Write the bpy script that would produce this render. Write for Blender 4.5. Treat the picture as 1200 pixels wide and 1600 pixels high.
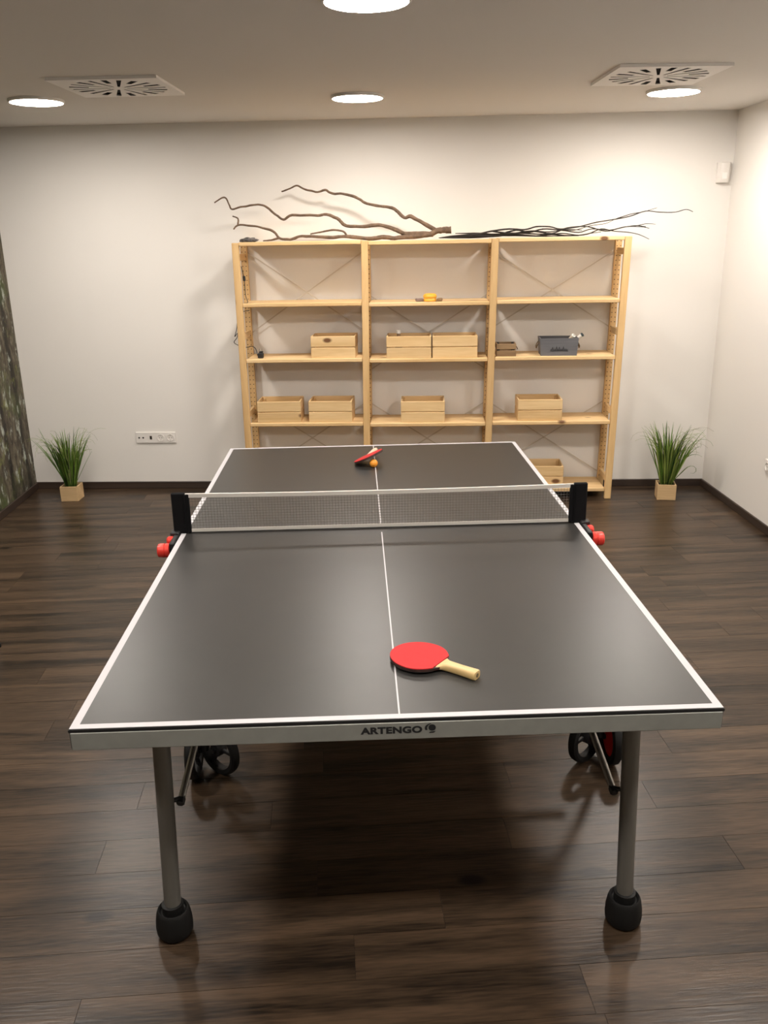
import bpy, bmesh, math, random
from mathutils import Vector, Matrix, Euler, noise as mnoise
C = bpy.context.scene.collection
for o in list(bpy.data.objects): bpy.data.objects.remove(o, do_unlink=True)

# ------------------------------------------------------------------ camera, world, exposure
cam_d = bpy.data.cameras.new('camera'); cam = bpy.data.objects.new('camera', cam_d); C.objects.link(cam)
cam.location = (0.15714, -3.11840, 1.82874)
cam.rotation_euler = (1.25917, 0.017037, 0.041191)
cam_d.sensor_fit = 'VERTICAL'; cam_d.sensor_height = 24.0; cam_d.sensor_width = 18.0
cam_d.lens = 1343.2455 / 1600 * 24.0
cam_d.clip_start = 0.05; cam_d.clip_end = 60
bpy.context.scene.camera = cam
w = bpy.data.worlds.new('world'); bpy.context.scene.world = w; w.use_nodes = True
w.node_tree.nodes['Background'].inputs[0].default_value = (0.5, 0.5, 0.5, 1)
w.node_tree.nodes['Background'].inputs[1].default_value = 0.02
vs = bpy.context.scene.view_settings
vs.view_transform = 'Standard'; vs.look = 'None'; vs.exposure = 0.0; vs.gamma = 1.0; vs.use_curve_mapping = False
LAMP_POWER = 140.0
LAMP_COLOR = (1.0, 0.92, 0.84)

TH = math.radians(4.324472936341166)      # the table is turned this much against the back wall
R = random.Random(7)

# ------------------------------------------------------------------ helpers
def tag(o, label, cat, group=None, kind=None):
    if label: o['label'] = label
    if cat: o['category'] = cat
    if group: o['group'] = group
    if kind: o['kind'] = kind
    return o
def thing(name, label, cat, loc=(0,0,0), rotz=0.0, group=None):
    o = bpy.data.objects.new(name, None); C.objects.link(o)
    o.empty_display_size = 0.05
    o.location = loc; o.rotation_euler = (0,0,rotz)
    return tag(o, label, cat, group)
def obj(name, bm, mat, parent=None, smooth=False, loc=None, rot=None):
    me = bpy.data.meshes.new(name)
    bmesh.ops.recalc_face_normals(bm, faces=bm.faces[:])
    bm.to_mesh(me); bm.free()
    if smooth: me.shade_smooth()
    if mat:
        for m in (mat if isinstance(mat, (list, tuple)) else [mat]): me.materials.append(m)
    o = bpy.data.objects.new(name, me); C.objects.link(o)
    if parent: o.parent = parent
    if loc is not None: o.location = loc
    if rot is not None: o.rotation_euler = rot
    return o
def smooth_angle(o, deg=35):
    me = o.data; me.shade_smooth()
    bm = bmesh.new(); bm.from_mesh(me)
    for e in bm.edges:
        if len(e.link_faces) == 2 and e.calc_face_angle(0) > math.radians(deg): e.smooth = False
    bm.to_mesh(me); bm.free(); return o
def NB(): return bmesh.new()
def box(bm, c, s, bevel=0.0, rot=None, seg=1):
    t = bmesh.new(); bmesh.ops.create_cube(t, size=1.0)
    for v in t.verts: v.co = Vector((v.co.x*s[0], v.co.y*s[1], v.co.z*s[2]))
    if bevel > 0: bmesh.ops.bevel(t, geom=t.edges[:], offset=bevel, segments=seg, affect='EDGES', profile=0.5)
    M = Matrix.Translation(Vector(c))
    if rot is not None: M = M @ (Euler(rot).to_matrix().to_4x4() if not isinstance(rot, Matrix) else rot.to_4x4())
    bmesh.ops.transform(t, matrix=M, verts=t.verts[:])
    merge(bm, t); return bm
def merge(bm, t):
    me = bpy.data.meshes.new('tmp'); t.to_mesh(me); t.free(); bm.from_mesh(me); bpy.data.meshes.remove(me)
def box2(bm, lo, hi, bevel=0.0):
    c = [(a+b)/2 for a, b in zip(lo, hi)]; s = [abs(b-a) for a, b in zip(lo, hi)]
    return box(bm, c, s, bevel)
def prism(bm, poly, z0, z1, bevel=0.0):
    t = bmesh.new()
    a = [t.verts.new((x, y, z0)) for x, y in poly]; b = [t.verts.new((x, y, z1)) for x, y in poly]
    n = len(poly); t.faces.new(a[::-1]); t.faces.new(b)
    for i in range(n): t.faces.new((a[i], a[(i+1) % n], b[(i+1) % n], b[i]))
    bmesh.ops.recalc_face_normals(t, faces=t.faces[:])
    if bevel > 0: bmesh.ops.bevel(t, geom=[e for e in t.edges if all(abs(v.co.z-z1) < 1e-6 for v in e.verts)], offset=bevel, segments=1, affect='EDGES')
    merge(bm, t); return bm
def lathe(bm, prof, n=32, M=None, closed=False):
    t = bmesh.new(); rings = []
    for r, z in prof:
        if r < 1e-6: rings.append([t.verts.new((0, 0, z))])
        else: rings.append([t.verts.new((r*math.cos(2*math.pi*k/n), r*math.sin(2*math.pi*k/n), z)) for k in range(n)])
    pairs = list(zip(rings, rings[1:])) + ([(rings[-1], rings[0])] if closed else [])
    for A, B in pairs:
        for k in range(n):
            a0, a1 = A[k % len(A)], A[(k+1) % len(A)]; b0, b1 = B[k % len(B)], B[(k+1) % len(B)]
            vs_ = []
            for v in (a0, a1, b1, b0):
                if v not in vs_: vs_.append(v)
            if len(vs_) >= 3: t.faces.new(vs_)
    if not closed:
        if len(rings[0]) > 1: t.faces.new(rings[0][::-1])
        if len(rings[-1]) > 1: t.faces.new(rings[-1])
    if M is not None: bmesh.ops.transform(t, matrix=M, verts=t.verts[:])
    merge(bm, t); return bm
def catmull(pts, sub):
    P = [Vector(p) for p in pts]; out = []
    for i in range(len(P)-1):
        p0 = P[max(i-1, 0)]; p1 = P[i]; p2 = P[i+1]; p3 = P[min(i+2, len(P)-1)]
        for s in range(sub):
            t = s/sub
            out.append(0.5*((2*p1)+(p2-p0)*t+(2*p0-5*p1+4*p2-p3)*t*t+(3*p1-p0-3*p2+p3)*t*t*t))
    out.append(P[-1]); return out
def tube(bm, pts, rad, n=10, sub=0, jit=0.0, rng=None, flat=1.0):
    P = catmull(pts, sub) if sub else [Vector(p) for p in pts]
    m = len(P); t = bmesh.new(); prev = None; rings = []
    for i, p in enumerate(P):
        d = (P[min(i+1, m-1)]-P[max(i-1, 0)]).normalized()
        if prev is None:
            u = d.orthogonal().normalized()
        else:
            u = (prev - d*prev.dot(d)).normalized()
        prev = u; v = d.cross(u)
        f = i/(m-1); r = rad(f) if callable(rad) else rad
        ring = []
        for k in range(n):
            a = 2*math.pi*k/n; rr = r*(1+(rng.uniform(-jit, jit) if rng else 0))
            ring.append(t.verts.new(p+u*(math.cos(a)*rr)+v*(math.sin(a)*rr*flat)))
        rings.append(ring)
    for A, B in zip(rings, rings[1:]):
        for k in range(n): t.faces.new((A[k], A[(k+1) % n], B[(k+1) % n], B[k]))
    t.faces.new(rings[0][::-1]); t.faces.new(rings[-1])
    merge(bm, t); return bm
def cyl(bm, a, b, r, n=20, bevel=0.0):
    a = Vector(a); b = Vector(b); d = b-a; L = d.length
    q = d.to_track_quat('Z', 'Y').to_matrix().to_4x4()
    M = Matrix.Translation(a) @ q
    e = min(bevel, r*0.5)
    prof = [(r, 0), (r, L)] if e <= 0 else [(r-e, 0), (r, e), (r, L-e), (r-e, L)]
    return lathe(bm, prof, n, M)

# ------------------------------------------------------------------ materials
def mat(name, col, rough=0.5, metal=0.0, spec=0.5, bump=None, var=None, coat=0.0):
    """bump=(scale, strength) fine relief; var=(scale, amount) colour mottling"""
    m = bpy.data.materials.new(name); m.use_nodes = True
    nt = m.node_tree; b = nt.nodes['Principled BSDF']
    b.inputs['Base Color'].default_value = (*col, 1); b.inputs['Roughness'].default_value = rough
    b.inputs['Metallic'].default_value = metal; b.inputs['Specular IOR Level'].default_value = spec
    b.inputs['Coat Weight'].default_value = coat
    tc = nt.nodes.new('ShaderNodeTexCoord')
    if var:
        n = nt.nodes.new('ShaderNodeTexNoise'); n.inputs['Scale'].default_value = var[0]; n.inputs['Detail'].default_value = 5
        nt.links.new(tc.outputs['Object'], n.inputs['Vector'])
        r = nt.nodes.new('ShaderNodeValToRGB')
        r.color_ramp.elements[0].position = 0.3; r.color_ramp.elements[1].position = 0.7
        r.color_ramp.elements[0].color = (*[c*(1-var[1]) for c in col], 1); r.color_ramp.elements[1].color = (*[min(1, c*(1+var[1])) for c in col], 1)
        nt.links.new(n.outputs['Fac'], r.inputs['Fac']); nt.links.new(r.outputs['Color'], b.inputs['Base Color'])
    if bump:
        n2 = nt.nodes.new('ShaderNodeTexNoise'); n2.inputs['Scale'].default_value = bump[0]; n2.inputs['Detail'].default_value = 4
        nt.links.new(tc.outputs['Object'], n2.inputs['Vector'])
        bp = nt.nodes.new('ShaderNodeBump'); bp.inputs['Strength'].default_value = bump[1]; bp.inputs['Distance'].default_value = 0.002
        nt.links.new(n2.outputs['Fac'], bp.inputs['Height']); nt.links.new(bp.outputs['Normal'], b.inputs['Normal'])
    return m
def emit(name, col, strength):
    m = bpy.data.materials.new(name); m.use_nodes = True; nt = m.node_tree
    nt.nodes.remove(nt.nodes['Principled BSDF'])
    e = nt.nodes.new('ShaderNodeEmission'); e.inputs[0].default_value = (*col, 1); e.inputs[1].default_value = strength
    nt.links.new(e.outputs[0], nt.nodes['Material Output'].inputs[0]); return m
def wood(name, c_dark, c_light, axis, rough=0.55, ringscale=9.0, knots=None, tone=0.25, stretch=0.07, spec=0.5, bump=0.12, fine=0.35):
    """grain stretched along the given local axis, own tone for every object, optional knots"""
    m = bpy.data.materials.new(name); m.use_nodes = True; nt = m.node_tree; L = nt.links
    b = nt.nodes['Principled BSDF']; b.inputs['Roughness'].default_value = rough; b.inputs['Specular IOR Level'].default_value = spec
    N = lambda t: nt.nodes.new(t)
    tc = N('ShaderNodeTexCoord'); oi = N('ShaderNodeObjectInfo')
    off = N('ShaderNodeVectorMath'); off.operation = 'SCALE'; off.inputs[0].default_value = (13.7, 27.1, 41.3)
    L.new(oi.outputs['Random'], off.inputs['Scale'])
    add = N('ShaderNodeVectorMath'); add.operation = 'ADD'
    L.new(tc.outputs['Object'], add.inputs[0]); L.new(off.outputs[0], add.inputs[1])
    mp = N('ShaderNodeMapping'); s = [1.0, 1.0, 1.0]; s['xyz'.index(axis)] = stretch
    mp.inputs['Scale'].default_value = s; L.new(add.outputs[0], mp.inputs['Vector'])
    n1 = N('ShaderNodeTexNoise'); n1.inputs['Scale'].default_value = ringscale; n1.inputs['Detail'].default_value = 6; n1.inputs['Distortion'].default_value = 0.6
    L.new(mp.outputs[0], n1.inputs['Vector'])
    n2 = N('ShaderNodeTexNoise'); n2.inputs['Scale'].default_value = ringscale*11; n2.inputs['Detail'].default_value = 3
    L.new(mp.outputs[0], n2.inputs['Vector'])
    mx = N('ShaderNodeMath'); mx.operation = 'MULTIPLY_ADD'; mx.inputs[1].default_value = fine
    L.new(n2.outputs['Fac'], mx.inputs[0]); L.new(n1.outputs['Fac'], mx.inputs[2])
    rp = N('ShaderNodeValToRGB'); rp.color_ramp.elements[0].position = 0.28+0.5*fine; rp.color_ramp.elements[1].position = 0.69+0.5*fine
    rp.color_ramp.elements[0].color = (*c_dark, 1); rp.color_ramp.elements[1].color = (*c_light, 1)
    L.new(mx.outputs[0], rp.inputs['Fac'])
    # tone per object
    tn = N('ShaderNodeMath'); tn.operation = 'MULTIPLY_ADD'; tn.inputs[1].default_value = 2*tone; tn.inputs[2].default_value = 1-tone
    L.new(oi.outputs['Random'], tn.inputs[0])
    vm = N('ShaderNodeVectorMath'); vm.operation = 'SCALE'
    L.new(rp.outputs['Color'], vm.inputs[0]); L.new(tn.outputs[0], vm.inputs['Scale'])
    out = vm.outputs[0]
    if knots:
        kscale, kr, kcol = knots
        mk = N('ShaderNodeMapping'); s2 = [1.0, 1.0, 1.0]; s2['xyz'.index(axis)] = 0.55; mk.inputs['Scale'].default_value = s2
        L.new(add.outputs[0], mk.inputs['Vector'])
        vo = N('ShaderNodeTexVoronoi'); vo.inputs['Scale'].default_value = kscale; vo.inputs['Randomness'].default_value = 1.0
        L.new(mk.outputs[0], vo.inputs['Vector'])
        kr_ = N('ShaderNodeValToRGB'); kr_.color_ramp.elements[0].position = kr*0.55; kr_.color_ramp.elements[1].position = kr
        kr_.color_ramp.elements[0].color = (1, 1, 1, 1); kr_.color_ramp.elements[1].color = (0, 0, 0, 1)
        L.new(vo.outputs['Distance'], kr_.inputs['Fac'])
        mixk = N('ShaderNodeMix'); mixk.data_type = 'RGBA'
        L.new(kr_.outputs['Color'], mixk.inputs[0]); L.new(out, mixk.inputs[6]); mixk.inputs[7].default_value = (*kcol, 1)
        out = mixk.outputs[2]
    L.new(out, b.inputs['Base Color'])
    bp = N('ShaderNodeBump'); bp.inputs['Strength'].default_value = bump; bp.inputs['Distance'].default_value = 0.002
    L.new(n2.outputs['Fac'], bp.inputs['Height']); L.new(bp.outputs['Normal'], b.inputs['Normal'])
    return m

PD, PL, KN = (0.60, 0.385, 0.165), (0.80, 0.585, 0.315), (0.16, 0.07, 0.025)
M = {}
M['wall'] = mat('white_wall_paint', (0.80, 0.775, 0.735), 0.85, bump=(260, 0.12))
M['ceiling'] = mat('ceiling_paint', (0.74, 0.71, 0.67), 0.9, bump=(200, 0.08))
M['plank'] = wood('dark_floor_wood', (0.013, 0.009, 0.006), (0.088, 0.056, 0.034), 'x', rough=0.31, ringscale=13.0, tone=0.16, stretch=0.085, spec=0.34, bump=0.32, fine=0.55, knots=(2.4, 0.07, (0.012, 0.008, 0.006)))
M['subfloor'] = mat('floor_joint', (0.02, 0.014, 0.01), 0.8)
M['baseboard'] = wood('dark_baseboard_wood', (0.020, 0.013, 0.010), (0.055, 0.036, 0.026), 'x', rough=0.45, tone=0.1, stretch=0.06)
M['pine_x'] = wood('pine_along_x', PD, PL, 'x', knots=(5.5, 0.115, KN), tone=0.07)
M['pine_y'] = wood('pine_along_y', PD, PL, 'y', knots=(5.0, 0.07, KN), tone=0.07)
M['pine_z'] = wood('pine_along_z', (0.53, 0.32, 0.13), (0.73, 0.50, 0.24), 'z', knots=(4.2, 0.10, KN), tone=0.08)
M['hole'] = mat('dark_peg_hole', (0.06, 0.03, 0.012), 0.9)
M['brace'] = mat('galvanised_brace', (0.58, 0.53, 0.46), 0.5, 0.1)
M['table_top'] = mat('grey_table_laminate', (0.0285, 0.0275, 0.026), 0.36, spec=0.55, bump=(900, 0.05), var=(14, 0.06))
M['line'] = mat('white_line_paint', (0.53, 0.52, 0.54), 0.5)
M['apron'] = mat('silver_grey_rail', (0.30, 0.31, 0.285), 0.45, 0.30, var=(30, 0.05))
M['tube'] = mat('grey_steel_tube', (0.22, 0.215, 0.195), 0.40, 0.45)
M['rod'] = mat('bright_steel_rod', (0.40, 0.38, 0.35), 0.35, 0.7)
M['black'] = mat('black_plastic', (0.012, 0.012, 0.013), 0.5)
M['rubber'] = mat('black_rubber', (0.007, 0.007, 0.007), 0.6, spec=0.35, bump=(300, 0.1))
M['fabric'] = mat('black_net_fabric', (0.006, 0.006, 0.007), 0.85, spec=0.2, bump=(700, 0.3))
M['string'] = mat('grey_net_cord', (0.17, 0.165, 0.15), 0.8)
M['tape'] = mat('white_net_tape', (0.70, 0.67, 0.62), 0.75, bump=(600, 0.15))
M['red_plastic'] = mat('red_plastic', (0.78, 0.045, 0.03), 0.38)
M['red_hub'] = mat('dark_red_hub', (0.75, 0.014, 0.014), 0.4)
M['print'] = mat('black_print', (0.012, 0.013, 0.015), 0.5)
M['paddle_red'] = mat('red_paddle_rubber', (0.53, 0.020, 0.023), 0.65, spec=0.3, bump=(900, 0.1), var=(40, 0.05))
M['paddle_black'] = mat('black_paddle_rubber', (0.014, 0.012, 0.012), 0.5)
M['paddle_wood'] = wood('pale_paddle_wood', (0.62, 0.42, 0.17), (0.80, 0.62, 0.33), 'x', rough=0.45, tone=0.03)
M['paddle_wood2'] = wood('pinkish_paddle_wood', (0.62, 0.40, 0.28), (0.80, 0.58, 0.44), 'x', rough=0.45, tone=0.03)
M['paddle_ply'] = mat('paddle_blade_edge', (0.045, 0.018, 0.014), 0.6, var=(60, 0.7))
M['ball'] = mat('orange_ball', (0.85, 0.32, 0.03), 0.45)
M['white_plastic'] = mat('white_plastic', (0.80, 0.77, 0.73), 0.4)
M['socket_dark'] = mat('socket_opening', (0.02, 0.015, 0.012), 0.6)
M['vent_white'] = mat('vent_plate_paint', (0.90, 0.88, 0.85), 0.6)
M['vent_dark'] = mat('vent_cavity', (0.012, 0.011, 0.010), 0.9)
M['vent_blade'] = mat('vent_grey_blade', (0.30, 0.28, 0.26), 0.6)
M['lamp'] = emit('lamp_diffuser', LAMP_COLOR, LAMP_POWER)
M['lamp_rim'] = mat('lamp_rim', (0.80, 0.78, 0.75), 0.5)
M['leaf'] = mat('grass_leaf', (0.115, 0.215, 0.028), 0.5, var=(9, 0.45))
M['leaf2'] = mat('grass_leaf_pale', (0.26, 0.35, 0.075), 0.5, var=(9, 0.35))
M['leaf3'] = mat('grass_leaf_deep', (0.045, 0.105, 0.018), 0.5, var=(9, 0.4))
M['wisp'] = mat('dry_grass_wisp', (0.20, 0.20, 0.10), 0.6)
M['moss'] = mat('pot_filling', (0.03, 0.035, 0.015), 0.95, bump=(120, 0.6))
M['pot'] = wood('pot_wood', (0.50, 0.33, 0.16), (0.68, 0.48, 0.26), 'x', rough=0.6, tone=0.05)
M['bark'] = mat('brown_branch_bark', (0.135, 0.085, 0.052), 0.8, bump=(90, 0.7), var=(35, 0.4))
M['twig'] = mat('black_twig_bark', (0.020, 0.017, 0.014), 0.75, bump=(120, 0.5), var=(50, 0.4))
M['stone'] = mat('rough_grey_bark_chunk', (0.10, 0.09, 0.085), 0.85, bump=(60, 0.8), var=(45, 0.85))
M['grey_wood'] = wood('grey_painted_wood', (0.085, 0.085, 0.09), (0.135, 0.135, 0.145), 'x', rough=0.7, tone=0.04)
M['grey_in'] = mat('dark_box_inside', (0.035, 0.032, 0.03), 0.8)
M['old_wood'] = wood('weathered_brown_wood', (0.16, 0.095, 0.045), (0.34, 0.22, 0.11), 'x', rough=0.7, tone=0.15)
M['rope'] = mat('brown_rope', (0.16, 0.11, 0.06), 0.9)
M['paper'] = mat('pale_paper_tube', (0.66, 0.58, 0.44), 0.7)
M['paper_white'] = mat('white_tube_cap', (0.82, 0.80, 0.74), 0.6)
M['teal'] = mat('dark_tube_end', (0.03, 0.05, 0.055), 0.6)
M['yellow'] = mat('amber_yellow_plastic', (0.85, 0.40, 0.04), 0.35)
M['mauve'] = mat('brown_grey_pad', (0.20, 0.14, 0.12), 0.6)

def mural_material():
    m = bpy.data.materials.new('forest_bark_mural'); m.use_nodes = True; nt = m.node_tree; L = nt.links
    b = nt.nodes['Principled BSDF']; b.inputs['Roughness'].default_value = 0.75
    N = lambda t: nt.nodes.new(t)
    tc = N('ShaderNodeTexCoord')
    mp = N('ShaderNodeMapping'); mp.inputs['Scale'].default_value = (1, 1.7, 0.75); L.new(tc.outputs['Object'], mp.inputs['Vector'])
    n1 = N('ShaderNodeTexNoise'); n1.inputs['Scale'].default_value = 10.0; n1.inputs['Detail'].default_value = 9; n1.inputs['Roughness'].default_value = 0.74; n1.inputs['Distortion'].default_value = 0.8
    L.new(mp.outputs[0], n1.inputs['Vector'])
    r1 = N('ShaderNodeValToRGB'); e = r1.color_ramp.elements
    e[0].position = 0.34; e[0].color = (0.012, 0.009, 0.006, 1); e[1].position = 0.78; e[1].color = (0.27, 0.235, 0.17, 1)
    x = e.new(0.48); x.color = (0.065, 0.052, 0.034, 1); x = e.new(0.60); x.color = (0.145, 0.125, 0.085, 1)
    L.new(n1.outputs['Fac'], r1.inputs['Fac'])
    # vertical dark trunk gaps
    wv = N('ShaderNodeTexWave'); wv.wave_type = 'BANDS'; wv.bands_direction = 'Y'; wv.inputs['Scale'].default_value = 1.15; wv.inputs['Distortion'].default_value = 5.0
    wv.inputs['Detail'].default_value = 3; wv.inputs['Detail Scale'].default_value = 1.2
    mp2 = N('ShaderNodeMapping'); mp2.inputs['Scale'].default_value = (1, 1, 0.35); L.new(tc.outputs['Object'], mp2.inputs['Vector']); L.new(mp2.outputs[0], wv.inputs['Vector'])
    rw = N('ShaderNodeValToRGB'); rw.color_ramp.elements[0].position = 0.03; rw.color_ramp.elements[1].position = 0.22
    rw.color_ramp.elements[0].color = (0.22, 0.2, 0.17, 1); rw.color_ramp.elements[1].color = (1, 1, 1, 1); L.new(wv.outputs['Fac'], rw.inputs['Fac'])
    mu = N('ShaderNodeMix'); mu.data_type = 'RGBA'; mu.blend_type = 'MULTIPLY'; mu.inputs[0].default_value = 1.0
    L.new(r1.outputs['Color'], mu.inputs[6]); L.new(rw.outputs['Color'], mu.inputs[7])
    def patch(src, scale, lo, hi, col, sc=(1, 1, 1)):
        mq = N('ShaderNodeMapping'); mq.inputs['Scale'].default_value = sc; mq.inputs['Location'].default_value = (scale, 2*scale, 0.7*scale)
        L.new(tc.outputs['Object'], mq.inputs['Vector'])
        n = N('ShaderNodeTexNoise'); n.inputs['Scale'].default_value = scale; n.inputs['Detail'].default_value = 7; n.inputs['Roughness'].default_value = 0.7
        L.new(mq.outputs[0], n.inputs['Vector'])
        r = N('ShaderNodeValToRGB'); r.color_ramp.elements[0].position = lo; r.color_ramp.elements[1].position = hi
        r.color_ramp.elements[0].color = (0, 0, 0, 1); r.color_ramp.elements[1].color = (1, 1, 1, 1); L.new(n.outputs['Fac'], r.inputs['Fac'])
        mi = N('ShaderNodeMix'); mi.data_type = 'RGBA'; L.new(r.outputs['Color'], mi.inputs[0]); L.new(src, mi.inputs[6]); mi.inputs[7].default_value = (*col, 1)
        return mi.outputs[2]
    s = patch(mu.outputs[2], 3.0, 0.52, 0.72, (0.06, 0.085, 0.020))
    s = patch(s, 4.0, 0.57, 0.74, (0.22, 0.25, 0.05))
    s = patch(s, 8.0, 0.57, 0.64, (0.42, 0.46, 0.40), (1, 2, 0.8))
    L.new(s, b.inputs['Base Color']); return m
M['mural'] = mural_material()

# ------------------------------------------------------------------ room shell
YB, ZC, YF = 3.175, 2.575, -5.2
SL, SR = 0.085, 0.063
def xl(y): return -2.826 + SL*(YB-y)
def xr(y): return 2.251 + SR*(YB-y)
def struct(o): o['kind'] = 'structure'; return o
T_ = 0.12
bm = NB(); box2(bm, (xl(YB)-0.3, YB, -0.1), (xr(YB)+0.3, YB+T_, ZC+0.1)); struct(obj('wall_back', bm, M['wall']))
bm = NB(); box2(bm, (xl(YF)-0.3, YF-T_, -0.1), (xr(YF)+0.3, YF, ZC+0.1)); struct(obj('wall_front', bm, M['wall']))
bm = NB(); prism(bm, [(xl(YB), YB), (xl(YB)-T_, YB), (xl(YF)-T_, YF), (xl(YF), YF)], -0.1, ZC+0.1); struct(obj('wall_left', bm, M['mural']))
bm = NB(); prism(bm, [(xr(YB), YB), (xr(YF), YF), (xr(YF)+T_, YF), (xr(YB)+T_, YB)], -0.1, ZC+0.1); struct(obj('wall_right', bm, M['wall']))
bm = NB(); prism(bm, [(xl(YB)-.1, YB+.1), (xl(YF)-.1, YF-.1), (xr(YF)+.1, YF-.1), (xr(YB)+.1, YB+.1)], ZC, ZC+0.12); struct(obj('ceiling', bm, M['ceiling']))
bm = NB(); prism(bm, [(xl(YB), YB), (xl(YF), YF), (xr(YF), YF), (xr(YB), YB)], -0.08, -0.0022); floor = struct(obj('floor', bm, M['subfloor']))
# baseboards
BH, BT = 0.055, 0.014
bm = NB(); box(bm, (0, 0, BH/2), (xr(YB)-xl(YB)-0.001, BT, BH), 0.003); struct(obj('baseboard_back', bm, M['baseboard'], loc=((xl(YB)+xr(YB))/2, YB-BT/2, 0)))
def side_base(name, x0, x1, sgn):
    a = Vector((x0, YB-BT, 0)); b = Vector((x1, YF, 0)); d = b-a; L_ = d.length; ang = math.atan2(d.y, d.x)
    bm = NB(); box(bm, (L_/2, sgn*BT/2, BH/2), (L_, BT, BH), 0.003)
    struct(obj(name, bm, M['baseboard'], loc=a, rot=(0, 0, ang)))
side_base('baseboard_left', xl(YB-BT), xl(YF), 1)
side_base('baseboard_right', xr(YB-BT), xr(YF), -1)

# floor planks, each its own piece
def clip(poly, a, b):      # keep the left side of a->b
    out = []
    ins = lambda p: (b[0]-a[0])*(p[1]-a[1])-(b[1]-a[1])*(p[0]-a[0]) >= 0
    for i in range(len(poly)):
        p, q = poly[i], poly[(i+1) % len(poly)]
        ip, iq = ins(p), ins(q)
        if ip: out.append(p)
        if ip != iq:
            d1 = (b[0]-a[0])*(p[1]-a[1])-(b[1]-a[1])*(p[0]-a[0]); d2 = (b[0]-a[0])*(q[1]-a[1])-(b[1]-a[1])*(q[0]-a[0])
            t = d1/(d1-d2); out.append((p[0]+(q[0]-p[0])*t, p[1]+(q[1]-p[1])*t))
    return out
room = [(xl(YF)+.001, YF+.001), (xr(YF)-.001, YF+.001), (xr(YB)-.001, YB-.001), (xl(YB)+.001, YB-.001)]
PA = math.radians(6.3); PW, PLEN, GAP = 0.152, 1.28, 0.0006
ca, sa = math.cos(PA), math.sin(PA)
OX, OY = -0.035, -1.231        # a corner where four planks nearly meet
rows = range(-30, 34); rp = random.Random(3)
known = {-1: 0.0, 0: 0.255, -2: 0.585}
for r_ in rows:
    offs = known.get(r_, rp.uniform(0, PLEN))
    for k in range(-5, 6):
        u0 = offs+k*PLEN; v0 = r_*PW
        loc = [(0, 0), (PLEN, 0), (PLEN, PW), (0, PW)]
        loc = [(x+(GAP if x == 0 else -GAP), y+(GAP if y == 0 else -GAP)) for x, y in loc]
        wpoly = [(OX+ca*(u0+x)-sa*(v0+y), OY+sa*(u0+x)+ca*(v0+y)) for x, y in loc]
        for i in range(4): 
            wpoly = clip(wpoly, room[i], room[(i+1) % 4])
            if len(wpoly) < 3: break
        if len(wpoly) < 3: continue
        ox, oy = OX+ca*u0-sa*v0, OY+sa*u0+ca*v0
        lp = [(ca*(x-ox)+sa*(y-oy), -sa*(x-ox)+ca*(y-oy)) for x, y in wpoly]
        area = abs(sum(lp[i][0]*lp[(i+1) % len(lp)][1]-lp[(i+1) % len(lp)][0]*lp[i][1] for i in range(len(lp))))/2
        if area < 0.002: continue
        bm = NB(); prism(bm, lp, -0.002, 0.0)
        obj('plank', bm, M['plank'], floor, loc=(ox, oy, 0), rot=(0, 0, PA))

# ------------------------------------------------------------------ ceiling lamps and air vents
def lamp(x, y, label):
    t = thing('ceiling_lamp', label, 'ceiling lamp', (x, y, ZC), 0, 'round flush ceiling lamps')
    bm = NB(); lathe(bm, [(0.150, 0.0), (0.150, -0.012), (0.146, -0.016), (0.1405, -0.016), (0.1405, 0.0)], 56, closed=True); smooth_angle(obj('rim', bm, M['lamp_rim'], t))
    bm = NB(); lathe(bm, [(0.1403, -0.004), (0.1403, -0.0135)], 56); obj('diffuser', bm, M['lamp'], t)
LX = [-1.975, -0.198, 1.575]; LY = [2.04, 2.18, 2.26]
lamp(LX[0], LY[0], 'round lit ceiling lamp by the mural wall, past the air vent')
lamp(LX[1], LY[1], 'round lit ceiling lamp above the middle bay of the pine shelves')
lamp(LX[2], LY[2], 'round lit ceiling lamp close against the square air vent')
lamp(-0.02, 0.085, 'round lit ceiling lamp straight over the table net')
lamp(LX[0]+0.178, LY[0]-2.095, 'round lit ceiling lamp over the aisle between table and mural wall')
lamp(LX[2]+0.178, LY[2]-2.095, 'round lit ceiling lamp over the aisle between table and white side wall')
for i, wh_ in enumerate(('next to the mural wall', 'midway between the side walls', 'next to the white side wall')):
    lamp(LX[i]+0.356, LY[i]-4.19, 'round lit ceiling lamp over open floor, '+wh_)

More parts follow.
